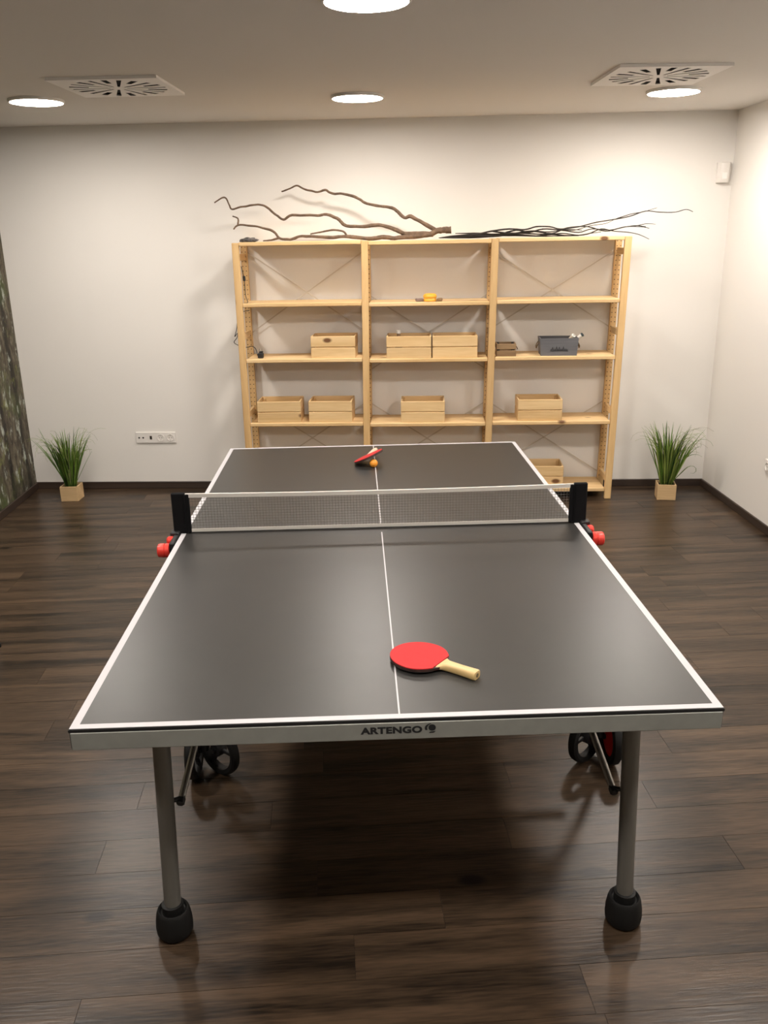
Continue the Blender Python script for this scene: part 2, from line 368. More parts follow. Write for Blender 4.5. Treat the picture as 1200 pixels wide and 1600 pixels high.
def swirl_vent(x, y, rz, label):
    t = thing('air_vent', label, 'air vent', (x, y, ZC), rz, 'square swirl air vents')
    S = 0.54
    bm = NB(); box(bm, (0, 0, -0.0008), (S-0.02, S-0.02, 0.0014)); obj('cavity', bm, M['vent_dark'], t)
    nseg = 20; slots = []
    for k in range(nseg):
        a = 2*math.pi*k/nseg + math.pi/2
        r0, r1 = (0.042, 0.240) if k % 2 else (0.145, 0.240)
        slots.append((a, r0, r1, 0.0125 if k % 2 else 0.0170))
    pb = NB(); box(pb, (0, 0, -0.0135), (S, S, 0.0015))
    plate = obj('face_plate', pb, M['vent_white'], t)
    cb = NB()
    for a, r0, r1, hw in slots:      # tapered radial slots
        c_, s_ = math.cos(a), math.sin(a); w0 = hw*(0.48 if r0 < 0.1 else 0.8); w1 = hw
        prism(cb, [(c_*r+s_*q, s_*r-c_*q) for r, q in ((r0, w0), (r1, w1), (r1, -w1), (r0, -w0))], -0.03, 0.0)
    cut = obj('cut', cb, None)
    cut.matrix_world = Matrix.Translation((x, y, ZC)) @ Matrix.Rotation(rz, 4, 'Z')
    md = plate.modifiers.new('b', 'BOOLEAN'); md.object = cut; md.operation = 'DIFFERENCE'; md.solver = 'EXACT'; md.use_self = True
    bpy.context.view_layer.update()
    dg = bpy.context.evaluated_depsgraph_get()
    nm = bpy.data.meshes.new_from_object(plate.evaluated_get(dg)); plate.modifiers.clear(); plate.data = nm
    bpy.data.objects.remove(cut, do_unlink=True)
    for q in range(4):
        bm = NB(); box(bm, (0, S/2-0.002, -0.0070), (S-(0.008 if q % 2 else 0), 0.004, 0.0130)); bm.transform(Matrix.Rotation(q*math.pi/2, 4, 'Z')); obj('frame_edge', bm, M['vent_white'], t)
swirl_vent(-1.375, 1.640, math.radians(0.5), 'square white swirl air vent in ceiling towards the mural wall')
swirl_vent(1.345, 1.700, math.radians(4.0), 'square white swirl air vent in ceiling touching a lit lamp')

# ------------------------------------------------------------------ table tennis table
tb = thing('table_tennis_table', 'grey table tennis table with white lines and silver legs', 'table', (0, 0, 0), TH)
HW, HL, TZ = 0.7625, 1.37, 0.76
for s in (-1, 1):
    y0, y1 = (s*0.004, s*HL)
    lo, hi = min(y0, y1), max(y0, y1)
    bm = NB(); box2(bm, (-HW, lo, TZ-0.019), (HW, hi, TZ), 0.0012)
    top = obj('tabletop', bm, M['table_top'], tb)
    top['label'] = 'dark grey half of the playing surface'
    # painted lines: a hair above the board
    z0, z1 = TZ-0.0002, TZ+0.0004
    LW = 0.020
    bm = NB()
    box2(bm, (-HW+0.001, lo+0.001, z0), (-HW+LW, hi-0.001, z1)); obj('side_line', bm, M['line'], top)
    bm = NB(); box2(bm, (HW-LW, lo+0.001, z0), (HW-0.001, hi-0.001, z1)); obj('side_line', bm, M['line'], top)
    ye = s*HL
    bm = NB(); box2(bm, (-HW+LW, ye-s*0.001, z0), (HW-LW, ye-s*LW, z1)); obj('end_line', bm, M['line'], top)
    bm = NB(); box2(bm, (-0.002, s*0.05, z0), (0.002, ye-s*LW, z1)); obj('centre_line', bm, M['line'], top)
    # black edge strip under the board and silver rails
    bm = NB(); box2(bm, (-HW+0.0005, ye-s*0.0005, TZ-0.0125), (HW-0.0005, ye-s*0.012, TZ-0.0035)); 
    box2(bm, (-HW-0.0012, ye+s*0.0012, TZ-0.009), (HW+0.0012, ye-s*0.010, TZ-0.0022)); obj('edge_strip', bm, M['black'], tb)
    bm = NB(); box2(bm, (-HW+0.0022, ye+s*0.002, TZ-0.055), (HW-0.0022, ye-s*0.018, TZ-0.009), 0.002); ap = obj('end_rail', bm, M['apron'], tb)
    if s == -1: near_rail = ap
    for sx in (-1, 1):
        bm = NB(); box2(bm, (sx*(HW+0.0015), lo+0.004, TZ-0.055), (sx*(HW-0.016), hi-0.004 if s == 1 else hi-0.004, TZ-0.004), 0.002); obj('side_rail', bm, M['black'], tb)
    # under-board cross bars
    for yy in (s*0.45, s*0.95):
        bm = NB(); box2(bm, (-HW+0.02, yy-0.015, TZ-0.050), (HW-0.02, yy+0.015, TZ-0.0195)); obj('cross_bar', bm, M['black'], tb)
    for sx in (-1, 1):
        # leg with rubber foot
        xt, xb = sx*0.602, sx*0.621; yl = s*(1.212 if sx > 0 else 1.191)
        bm = NB(); cyl(bm, (xt-sx*0.003, yl, TZ-0.02), (xb, yl, 0.075), 0.0225, 28); leg = obj('leg', bm, M['tube'], tb, smooth=False); smooth_angle(leg)
        bm = NB(); lathe(bm, [(0, 0.0), (0.034, 0.0), (0.043, 0.003), (0.0485, 0.012), (0.0500, 0.028), (0.0490, 0.050), (0.0455, 0.072), (0.0425, 0.082), (0.0400, 0.085), (0.0365, 0.083), (0.0335, 0.076), (0.029, 0.075), (0.029, 0.100), (0.0235, 0.102), (0, 0.102)], 40)
        bm.transform(Matrix.Translation((xb, yl, 0))); ft = obj('rubber_foot', bm, M['rubber'], leg); smooth_angle(ft, 40)
        bm = NB(); cyl(bm, (xt*1.015-sx*0.018, yl-s*0.006, 0.424), (xt*1.015-sx*0.046, yl-s*0.024, 0.420), 0.0065, 16); obj('pivot_bolt', bm, M['black'], leg)
        # slanted brace
        a = Vector((sx*0.572, yl-s*0.020, 0.418)); b_ = Vector((sx*0.505, s*0.60, 0.706))
        bm = NB(); cyl(bm, a, b_, 0.0095, 18); br = obj('brace', bm, M['rod'], tb); smooth_angle(br)
        d = (b_-a).normalized(); bm = NB(); cyl(bm, a-d*0.016, a+d*0.004, 0.0112, 18, 0.003); smooth_angle(obj('end_cap', bm, M['black'], br))
        # wheels of the folding base: one with a red disc, one open ring wheel beside it
        def wheel(wx, wy, turn, red):
            wr = 0.100
            Mw = Matrix.Translation((wx, wy, wr)) @ Matrix.Rotation(turn, 4, 'Z') @ Matrix.Rotation(math.pi/2, 4, 'Y')   # axle along local x
            ri = 0.076 if not red else 0.070
            bm = NB(); lathe(bm, [(ri, -0.014), (0.090, -0.018), (0.098, -0.012), (0.100, 0.0), (0.098, 0.012), (0.090, 0.018), (ri, 0.014)], 44, Mw, closed=True)
            wh = obj('wheel', bm, M['rubber'], tb); smooth_angle(wh, 40)
            if red:
                bm = NB(); lathe(bm, [(0, -0.020), (0.028, -0.020), (0.050, -0.013), (0.0698, -0.011), (0.0698, 0.011), (0.050, 0.013), (0.028, 0.020), (0, 0.020)], 40, Mw); smooth_angle(obj('red_disc', bm, M['red_hub'], wh))
            else:
                for q in range(3):
                    aa = 2*math.pi*q/3+0.5; tt = bmesh.new()
                    box(tt, (0.050*math.cos(aa), 0.050*math.sin(aa), 0), (0.056, 0.014, 0.012), 0.002, (0, 0, aa)); bmesh.ops.transform(tt, matrix=Mw, verts=tt.verts[:])
                    obj('spoke', tt, M['black'], wh)
                bm = NB(); lathe(bm, [(0, -0.018), (0.024, -0.018), (0.026, -0.014), (0.026, 0.014), (0.024, 0.018), (0, 0.018)], 28, Mw); smooth_angle(obj('hub', bm, M['black'], wh))
            d_ = Mw.to_3x3() @ Vector((0, 0, 1)); c_ = Vector((wx, wy, wr)); bm = NB(); cyl(bm, c_-d_*0.030, c_+d_*0.030, 0.009, 14); obj('axle', bm, M['black'], wh)
        wx = sx*0.745+0.055
        wheel(wx, s*0.455, 0.0, sx > 0 or s > 0)
        wheel(wx-sx*0.085, s*0.445, math.radians(sx*s*48), False)
        bm = NB(); tube(bm, [(wx-sx*0.036, s*0.455, 0.10), (wx-sx*0.050, s*0.42, 0.30), (wx-sx*0.065, s*0.35, 0.55), (wx-sx*0.065, s*0.32, 0.712)], 0.014, 14, sub=5); smooth_angle(obj('base_frame', bm, M['black'], tb))
    bm = NB(); cyl(bm, (-0.69, s*0.41, 0.30), (0.70, s*0.41, 0.30), 0.014, 16); smooth_angle(obj('base_bar', bm, M['black'], tb))

# lettering on the near rail
cu = bpy.data.curves.new('t', 'FONT'); cu.body = 'ARTENGO'; cu.size = 0.0265; cu.extrude = 0.0002; cu.offset = 0.0013; cu.space_character = 1.06
to = bpy.data.objects.new('t', cu); C.objects.link(to)
bpy.context.view_layer.update(); dg = bpy.context.evaluated_depsgraph_get()
tm = bpy.data.meshes.new_from_object(to.evaluated_get(dg)); bpy.data.objects.remove(to, do_unlink=True)
xs = [v.co.x for v in tm.vertices]; zs = [v.co.y for v in tm.vertices]
x0, x1, zmin, zmax = min(xs), max(xs), min(zs), max(zs)
for v in tm.vertices:
    px = -0.092+(v.co.x-x0)/(x1-x0)*0.144; pz = 0.7215+(v.co.y-zmin)/(zmax-zmin)*0.0185
    v.co = Vector((px, -HL-0.0022-v.co.z, pz))
tm.materials.append(M['print']); lo_ = bpy.data.objects.new('lettering', tm); C.objects.link(lo_); lo_.parent = near_rail; lo_['label'] = 'black ARTENGO lettering'
bm = NB()
def plate_xz(pts):     # flat printed shape on the rail front
    t = bmesh.new(); vsx = [t.verts.new((x, -HL-0.0022, z)) for x, z in pts]; f = t.faces.new(vsx)
    g = bmesh.ops.extrude_face_region(t, geom=[f]); bmesh.ops.translate(t, verts=[e for e in g['geom'] if isinstance(e, bmesh.types.BMVert)], vec=(0, -0.0003, 0)); merge(bm, t)
cx, cz = 0.0752, 0.7345
plate_xz([(cx+0.0088*math.cos(a), cz+0.0085*math.sin(a)) for a in [math.radians(x) for x in range(-165, 166, 15)]])
arc = [math.radians(x) for x in range(98, 216, 12)]
plate_xz([(cx-0.0005+0.0168*math.cos(a), cz-0.001+0.0125*math.sin(a)) for a in arc]+[(cx-0.0005+0.0112*math.cos(a), cz-0.001+0.0108*math.sin(a)) for a in arc[::-1]])
plate_xz([(cx-0.008, cz-0.0142), (cx+0.004, cz-0.0136), (cx+0.0085, cz-0.0098), (cx-0.004, cz-0.0108)])
lg = obj('emblem', bm, M['print'], near_rail)

# ------------------------------------------------------------------ net
nt_ = thing('table_net', 'fine mesh table net with white tapes and black end sleeves', 'net', (0, 0, 0), TH)
XN = 0.735
NZ0, NZ1 = TZ+0.003, TZ+0.1525
bm = NB()
def sag(x): return -0.006*(1-(x/XN)**2)
nv, nh = 128, 13
for i in range(nv+1):
    x = -XN+2*XN*i/nv; box(bm, (x, 0, (NZ0+NZ1)/2), (0.0011, 0.0008, NZ1-NZ0-0.004))
for j in range(nh+1):
    z = NZ0+0.006+(NZ1-NZ0-0.012)*j/nh; box(bm, (0, 0, z), (2*XN, 0.0008, 0.0011))
o = obj('net_mesh', bm, M['string'], nt_); o['kind'] = 'stuff'
def band(z0, z1, sg, th):
    bm = NB(); n = 24; V = []
    for i in range(n+1):
        x = -XN-0.012+(2*XN+0.024)*i/n; s_ = sag(x)*sg
        V.append([bm.verts.new((x, yy, zz+s_)) for yy, zz in ((-th, z0), (-th, z1), (th, z1), (th, z0))])
    for A, B in zip(V, V[1:]):
        for k in range(4): bm.faces.new((A[k], A[(k+1) % 4], B[(k+1) % 4], B[k]))
    bm.faces.new(V[0]); bm.faces.new(V[-1][::-1]); return bm
obj('top_tape', band(NZ1-0.011, NZ1+0.004, 1, 0.004), M['tape'], nt_)
obj('bottom_tape', band(TZ+0.0045, TZ+0.0165, 0, 0.002), M['tape'], nt_)
bm = NB(); cyl(bm, (-XN, 0.001, TZ+0.0035), (XN, 0.001, TZ+0.0035), 0.0018, 8); obj('hem_cord', bm, M['black'], nt_)
for sx in (-1, 1):
    bm = NB(); box2(bm, (sx*0.735, -0.0075, TZ+0.001), (sx*0.789, 0.0075, TZ+0.160), 0.004)
    for xx in (0.741, 0.7455): box2(bm, (sx*xx-0.0006, -0.0092, TZ+0.004), (sx*xx+0.0006, -0.0070, TZ+0.157))
    bm2 = NB(); box2(bm2, (sx*0.722, -0.006, TZ+0.002), (sx*0.7365, 0.006, TZ+0.155), 0.003); merge(bm, bm2)
    po = obj('end_sleeve', bm, M['fabric'], nt_)
    # clamp bracket gripping the table edge
    bm = NB(); box2(bm, (sx*0.7655, -0.125, TZ-0.062), (sx*0.786, 0.012, TZ+0.004), 0.004); box2(bm, (sx*0.70, -0.05, TZ-0.068), (sx*0.786, 0.0, TZ-0.057), 0.003)
    box2(bm, (sx*0.7655, -0.03, TZ-0.002), (sx*0.800, 0.010, TZ+0.012), 0.003)
    cl = obj('clamp_bracket', bm, M['black'], po)
    bm = NB(); lathe(bm, [(0, 0), (0.022, 0), (0.0255, 0.002), (0.0265, 0.008), (0.0265, 0.016), (0.0245, 0.0175), (0.0245, 0.0195), (0.0265, 0.021), (0.0265, 0.036), (0.0245, 0.043), (0.019, 0.046), (0, 0.0465)], 30, Matrix.Translation((sx*0.786, -0.105, TZ-0.030)) @ Matrix.Rotation(sx*math.pi/2, 4, 'Y'))
    kn = obj('clamp_knob', bm, M['red_plastic'], cl); smooth_angle(kn, 40)
    bm = NB(); lathe(bm, [(0, 0), (0.016, 0), (0.0175, 0.004), (0.0175, 0.018), (0.012, 0.024), (0, 0.025)], 26, Matrix.Translation((sx*0.786, -0.040, TZ-0.016)) @ Matrix.Rotation(sx*math.pi/2, 4, 'Y'))
    kn = obj('clamp_lever', bm, M['red_plastic'], cl); smooth_angle(kn, 40)

# ------------------------------------------------------------------ paddles and ball
def paddle(name, label, handle_mat):
    t = thing(name, label, 'paddle', group='table tennis paddles')
    # blade outline in local x (handle towards +x), blade centre at origin
    out = []
    for k in range(64):
        a = 2*math.pi*k/64; rx, ry = 0.082, 0.075
        xx_ = rx*math.cos(a); out.append((xx_, ry*math.sin(a)*(1-0.34*max(0, math.cos(a))**3)))
    bm = NB(); prism(bm, out, 0.0022, 0.0088); obj('blade', bm, M['paddle_ply'], t)
    def cutx(poly, x):
        res = []
        for i in range(len(poly)):
            p, q = poly[i], poly[(i+1) % len(poly)]
            if p[0] <= x: res.append(p)
            if (p[0] <= x) != (q[0] <= x):
                f = (x-p[0])/(q[0]-p[0]); res.append((x, p[1]+(q[1]-p[1])*f))
        return res
    face = cutx(out, 0.0635)
    # neckline of the rubber sheet bends towards the blade centre
    i0 = max(range(len(face)), key=lambda i: face[i][1] if abs(face[i][0]-0.052) < 1e-6 else -9)
    bm = NB(); prism(bm, face, 0.0088, 0.0112, 0.0005); obj('red_rubber', bm, M['paddle_red'], t)
    bm = NB(); prism(bm, face, 0.0, 0.0022); obj('black_rubber', bm, M['paddle_black'], t)
    # handle: wedge that widens into the blade plus rounded grip
    L0, L1, hw, hz = 0.050, 0.172, 0.0145, 0.0115
    secs = [(0.0640, 0.0345, 0.0036), (0.070, 0.0275, 0.0058), (0.079, 0.0190, 0.0095), (0.088, 0.0155, 0.0112), (0.12, 0.0138, 0.0115), (0.150, 0.0148, 0.0118), (0.168, 0.0158, 0.0120), (0.172, 0.0145, 0.0108)]
    bm = NB(); rings = []
    for x, a, b_ in secs:
        ring = []
        for k in range(20):
            an = 2*math.pi*k/20; c_, s_ = math.cos(an), math.sin(an); e = 0.6
            ring.append(bm.verts.new((x, a*math.copysign(abs(c_)**e, c_), 0.0056+b_*math.copysign(abs(s_)**e, s_))))
        rings.append(ring)
    for A, B in zip(rings, rings[1:]):
        for k in range(20): bm.faces.new((A[k], A[(k+1) % 20], B[(k+1) % 20], B[k]))
    bm.faces.new(rings[0]); bm.faces.new(rings[-1][::-1])
    h = obj('handle', bm, handle_mat, t); smooth_angle(h, 50)
    bm = NB(); lathe(bm, [(0, 0), (0.0055, 0), (0.0055, 0.0006), (0, 0.0006)], 16, Matrix.Translation((0.1720, 0, 0.0056)) @ Matrix.Rotation(math.pi/2, 4, 'Y')); obj('grip_end', bm, M['rope'], h)
    return t
Tm = Matrix.Rotation(TH, 4, 'Z')
pd1 = paddle('table_tennis_paddle', 'red paddle lying flat on the table in front of the net', M['paddle_wood'])
ang = math.radians(-38)
pd1.matrix_world = Tm @ Matrix.Translation((0.0685, -1.093, TZ+0.0068)) @ Matrix.Rotation(ang, 4, 'Z') @ Matrix.Rotation(math.radians(0.3), 4, 'Y')
pd2 = paddle('table_tennis_paddle', 'red paddle leaning on an orange ball behind the net', M['paddle_wood2'])
pd2.matrix_world = Tm @ Matrix.Translation((-0.029, 0.968, TZ+0.0345)) @ Matrix.Rotation(math.radians(78), 4, 'Z') @ Matrix.Rotation(math.radians(4), 4, 'Y') @ Matrix.Rotation(math.radians(-25), 4, 'X')
bm = NB(); bmesh.ops.create_uvsphere(bm, u_segments=32, v_segments=20, radius=0.020)
bl = tag(obj('table_tennis_ball', bm, M['ball'], smooth=True), 'orange table tennis ball propping up a red paddle', 'ball')
bl.location = Tm @ Vector((-0.008, 0.905, TZ+0.0204))

# ------------------------------------------------------------------ pine shelving unit
sh = thing('shelving_unit', 'tall open pine shelving unit of three bays against white wall', 'shelves', (0.2, 2.97, 0))
YS0, YS1 = 2.845, 3.157
inv = sh.location
def P(o): o.matrix_parent_inverse = Matrix.Translation(-Vector(inv)); return o
posts = [(-1.086, -1.086), (-0.239, -0.219), (0.620, 0.6455), (1.4845, 1.514)]    # foot x, head x
PH, PWX, PDY = 1.795, 0.046, 0.034
def px(i, z): return posts[i][0]+(posts[i][1]-posts[i][0])*z/PH
for i in range(4):
    for yc, rear in ((YS0+PDY/2, False), (YS1-PDY/2, True)):
        ln = math.atan2(posts[i][1]-posts[i][0], PH)
        bm = NB(); box(bm, (0, 0, PH/2), (PWX, PDY, PH), 0.003)
        po = P(obj('post', bm, M['pine_z'], sh, loc=(posts[i][0], yc, 0), rot=(0, ln, 0)))
        if rear:
            bm = NB()
            for zz in [0.10+0.032*k for k in range(53)]:
                for dx in (-0.012, 0.012):
                    lathe(bm, [(0.0036, 0), (0.0036, 0.0008)], 8, Matrix.Translation((dx, -PDY/2+0.0002, zz)) @ Matrix.Rotation(math.pi/2, 4, 'X'))
            h = obj('peg_holes', bm, M['hole'], po); h['kind'] = 'stuff'
    for zz in (0.13, 0.62, 1.17, 1.70):
        bm = NB(); box(bm, (0, 0, 0), (0.022, YS1-YS0-2*PDY, 0.044), 0.002)
        P(obj('rung', bm, M['pine_y'], sh, loc=(px(i, zz), (YS0+YS1)/2, zz)))
ZS = [0.080, 0.567, 1.018, 1.396, 1.795]; ST = 0.026
for b_ in range(3):
    for zt in ZS:
        zc = zt-ST/2
        xa, xb = px(b_, zc)+PWX/2+0.001, px(b_+1, zc)-PWX/2-0.001
        dz = {0: 0.004, 1: -0.003, 2: 0.002}[b_] if zt > 0.1 else 0
        bm = NB(); box(bm, (0, 0, 0), (xb-xa, YS1-YS0-0.004, ST), 0.004)
        P(obj('shelf', bm, M['pine_x'], sh, loc=((xa+xb)/2, (YS0+YS1)/2, zc+dz)))
def xbrace(b_, zc, hz):
    for s in (-1, 1):
        za, zb = zc-s*hz, zc+s*hz
        a = Vector((px(b_, za)+0.010, YS1-0.008+0.002*s, za)); c = Vector((px(b_+1, zb)-0.010, YS1-0.008+0.002*s, zb))
        d = c-a; an = math.atan2(d.z, d.x)
        bm = NB(); box(bm, (d.length/2, 0, 0), (d.length, 0.0018, 0.0085)); 
        P(obj('cross_brace', bm, M['brace'], sh, loc=a, rot=(0, -an, 0)))
    m_ = Vector(((px(b_, zc)+px(b_+1, zc))/2, YS1-0.0125, zc))
    bm = NB(); lathe(bm, [(0, 0), (0.009, 0), (0.009, 0.004), (0, 0.005)], 14, Matrix.Rotation(math.pi/2, 4, 'X'))
    P(obj('brace_screw', bm, M['brace'], sh, loc=m_))
xbrace(0, 1.452, 0.285); xbrace(1, 1.160, 0.265); xbrace(2, 1.444, 0.265)
xbrace(0, 0.395, 0.270); xbrace(1, 0.385, 0.270); xbrace(2, 0.388, 0.270)

# ------------------------------------------------------------------ crates
def crate(x0, z, label, rz=0.0, W=0.308, D=0.225, H=0.150, y0=2.861, wood_=('pine_x', 'pine_y', 'pine_z')):
    t = thing('wooden_crate', label, 'crate', (x0+W/2, y0+D/2, z), rz, 'slatted pine crates on the shelves')
    th = 0.010; hs = (H-0.005)/2
    for k in range(2):
        zc = hs/2+k*(hs+0.005)
        for s in (-1, 1):
            bm = NB(); box(bm, (0, s*(D/2-th/2), zc), (W, th, hs), 0.0022); obj('slat', bm, M[wood_[0]], t)
            bm = NB(); box(bm, (s*(W/2-th/2), 0, zc), (th, D-2*th-0.0006, hs), 0.0022); obj('end_slat', bm, M[wood_[1]], t)
    for sx in (-1, 1):
        for sy in (-1, 1):
            bm = NB(); box(bm, (sx*(W/2-th-0.009), sy*(D/2-th-0.009), H/2-0.004), (0.0175, 0.0175, H-0.016), 0.001); obj('corner_post', bm, M[wood_[2]], t)
    bm = NB(); box(bm, (0, 0, 0.006), (W-2*th-0.001, D-2*th-0.001, 0.008)); obj('bottom', bm, M[wood_[0]], t)
    return t
z3, z4, z5 = 1.018, 0.567, 0.080
crate(-0.607, z3+0.004, 'pine crate alone on its shelf, above two crates side by side', math.radians(-0.5))
crate(-0.085, z3-0.003, 'pine crate with a white-capped bottle sticking out of it', 0)
crate(0.232, z3-0.003, 'pine crate touching the crate that holds a white-capped bottle', 0)
crate(-1.010, z4+0.004, 'pine crate of the lower pair, next to the end post by the wall socket side', math.radians(1.0))
crate(-0.641, z4+0.004, 'pale pine crate of the lower pair, next to an inner post', math.radians(-1.0))
crate(0.010, z4-0.003, 'pine crate standing alone on a shelf just over the far table edge', 0)
crate(0.830, z4+0.002, 'pine crate standing alone on the shelf below the grey box', math.radians(-0.5))
crate(0.866, z5, 'pine crate on the lowest shelf just above the floor', math.radians(-1.5), y0=2.895)
# bottle in the crate
bt = thing('small_bottle', 'small dark bottle with a white cap standing in a pine crate', 'bottle', (-0.003, 2.965, z3-0.003+0.0102))
bm = NB(); lathe(bm, [(0, 0), (0.024, 0), (0.026, 0.004), (0.026, 0.10), (0.013, 0.128), (0.011, 0.150), (0, 0.150)], 24); smooth_angle(obj('body', bm, M['old_wood'], bt), 40)
bm = NB(); lathe(bm, [(0, 0.150), (0.016, 0.150), (0.0165, 0.154), (0.0165, 0.170), (0.013, 0.174), (0, 0.175)], 24); smooth_angle(obj('cap', bm, M['paper_white'], bt), 40)
# small weathered crate
t = thing('small_crate', 'small weathered brown wooden box beside an inner post', 'box', (0.738, 2.932, z3+0.002), math.radians(-1))
W, D, H = 0.135, 0.13, 0.085
for k, (z0, z1, mm) in enumerate(((0.0, 0.040, 'old_wood'), (0.048, 0.085, 'old_wood'))):
    for s in (-1, 1):
        bm = NB(); box2(bm, (-W/2, s*D/2, z0), (W/2, s*(D/2-0.009), z1), 0.002); obj('slat', bm, M[mm], t)
        bm = NB(); box2(bm, (s*W/2, -D/2+0.0095, z0), (s*(W/2-0.009), D/2-0.0095, z1), 0.002); obj('end_slat', bm, M[mm], t)
for sx in (-1, 1):
    for sy in (-1, 1):
        bm = NB(); box(bm, (sx*(W/2-0.017), sy*(D/2-0.017), H/2), (0.0155, 0.0155, H), 0.001); obj('corner_post', bm, M['grey_in'], t)
bm = NB(); box(bm, (0, 0, 0.005), (W-0.02, D-0.02, 0.008)); obj('bottom', bm, M['grey_in'], t)
bm = NB(); tube(bm, [(W/2-0.001, -0.03, 0.07), (W/2+0.012, -0.02, 0.05), (W/2+0.014, 0.0, 0.042), (W/2+0.012, 0.02, 0.05), (W/2-0.001, 0.03, 0.07)], 0.003, 8, sub=4); obj('rope_handle', bm, M['rope'], t, smooth=True)
# grey box with script and rope handle
gx0, gx1 = 0.968, 1.230
t = thing('grey_box', 'grey painted wooden box with black script and rope handles', 'box', ((gx0+gx1)/2, 2.952, z3+0.002), math.radians(-1.5))
W, D, H, f_ = gx1-gx0, 0.165, 0.118, 0.010
def flared(bm, pts_b, pts_t):
    a = [bm.verts.new(p) for p in pts_b]; b2 = [bm.verts.new(p) for p in pts_t]; n = len(a)
    bm.faces.new(a[::-1]); bm.faces.new(b2)
    for i in range(n): bm.faces.new((a[i], a[(i+1) % n], b2[(i+1) % n], b2[i]))
for s in (-1, 1):
    bm = NB(); flared(bm, [(-W/2+f_, s*D/2, 0), (W/2-f_, s*D/2, 0), (W/2-f_, s*(D/2-0.009), 0), (-W/2+f_, s*(D/2-0.009), 0)], [(-W/2, s*D/2, H), (W/2, s*D/2, H), (W/2, s*(D/2-0.009), H), (-W/2, s*(D/2-0.009), H)])
    fr = obj('front_panel' if s < 0 else 'back_panel', bm, M['grey_wood'], t)
    if s < 0: front_panel = fr
    bm = NB(); flared(bm, [(s*(W/2-f_), -D/2+0.0092, 0), (s*(W/2-f_), D/2-0.0092, 0), (s*(W/2-f_-0.009), D/2-0.0092, 0), (s*(W/2-f_-0.009), -D/2+0.0092, 0)], [(s*(W/2), -D/2+0.0092, H), (s*(W/2), D/2-0.0092, H), (s*(W/2-0.009), D/2-0.0092, H), (s*(W/2-0.009), -D/2+0.0092, H)])
    obj('end_panel', bm, M['grey_wood'], t)
    bm = NB(); tube(bm, [(s*(W/2-0.002), -0.035, 0.090), (s*(W/2+0.014), -0.030, 0.062), (s*(W/2+0.016), 0.0, 0.045), (s*(W/2+0.014), 0.030, 0.062), (s*(W/2-0.002), 0.035, 0.090)], 0.0038, 8, sub=4); obj('rope_handle', bm, M['rope'], t, smooth=True)
bm = NB(); box(bm, (0, 0, 0.006), (W-2*f_-0.02, D-0.02, 0.008)); obj('bottom', bm, M['grey_in'], t)
# worn black handwriting, too blurred to read: looping brush strokes with a few tall stems
bm = NB(); base = 0.034
path = []
xw = -0.058
for k in range(13):
    hgt = (0.012, 0.026, 0.012, 0.013, 0.030, 0.012, 0.027, 0.012, 0.012, 0.028, 0.012, 0.013, 0.010)[k]
    path += [(xw, -D/2-0.0008, base), (xw+0.0045, -D/2-0.0008, base+hgt), (xw+0.007, -D/2-0.0008, base+hgt*0.45)]
    xw += 0.0092
tube(bm, path, 0.0021, 6, sub=3, flat=0.5); tube(bm, [(-0.062, -D/2-0.0008, 0.033), (0.0, -D/2-0.0008, 0.035), (0.062, -D/2-0.0008, 0.032)], 0.0022, 6, sub=4, flat=0.5)
obj('script', bm, M['print'], front_panel)
# tubes standing in the grey box
def roll(name, label, base, tip, r, mtube, mcap):
    t = thing(name, label, 'tube', base)
    d = Vector(tip)-Vector(base)
    bm = NB(); cyl(bm, (0, 0, 0), d, r, 20); smooth_angle(obj('body', bm, mtube, t))
    u = d.normalized(); bm = NB(); cyl(bm, d-u*0.004, d+u*0.006, r*1.12, 20, 0.002); smooth_angle(obj('cap', bm, mcap, t))
    bm = NB(); cyl(bm, d+u*0.006, d+u*0.0066, r*0.4, 14); obj('core', bm, M['hole'], t)
roll('rolled_tube', 'pale rolled tube with a white end leaning in the grey box', (1.115, 2.985, z3+0.022), (1.196, 2.905, 1.150), 0.0135, M['paper'], M['paper_white'])
roll('rolled_tube', 'pale rolled tube with a dark end leaning in the grey box', (1.145, 3.005, z3+0.022), (1.262, 2.945, 1.152), 0.0125, M['paper_white'], M['teal'])

# amber item and pads on the shelf of the middle bay
t = thing('amber_dish', 'small amber yellow round dish on an otherwise empty shelf', 'dish', (0.215, 2.915, 1.3935))
bm = NB(); lathe(bm, [(0, 0), (0.040, 0), (0.044, 0.003), (0.044, 0.018), (0.041, 0.022), (0.046, 0.026), (0.047, 0.034), (0.044, 0.043), (0.036, 0.050), (0.020, 0.053), (0, 0.053)], 32); smooth_angle(obj('body', bm, M['yellow'], t), 40)
bm = NB(); box(bm, (0.143, 2.915, 1.4035), (0.050, 0.05, 0.020), 0.004, (0, 0, 0.15)); tag(obj('small_tin', bm, M['mauve'], smooth=False), 'small grey brown flat tin next to the amber dish, away from the grey box', 'tin')
bm = NB(); box(bm, (0.281, 2.915, 1.4035), (0.036, 0.05, 0.020), 0.004, (0, 0, -0.1)); tag(obj('wooden_block', bm, M['old_wood']), 'small brown wooden block next to the amber dish', 'block')

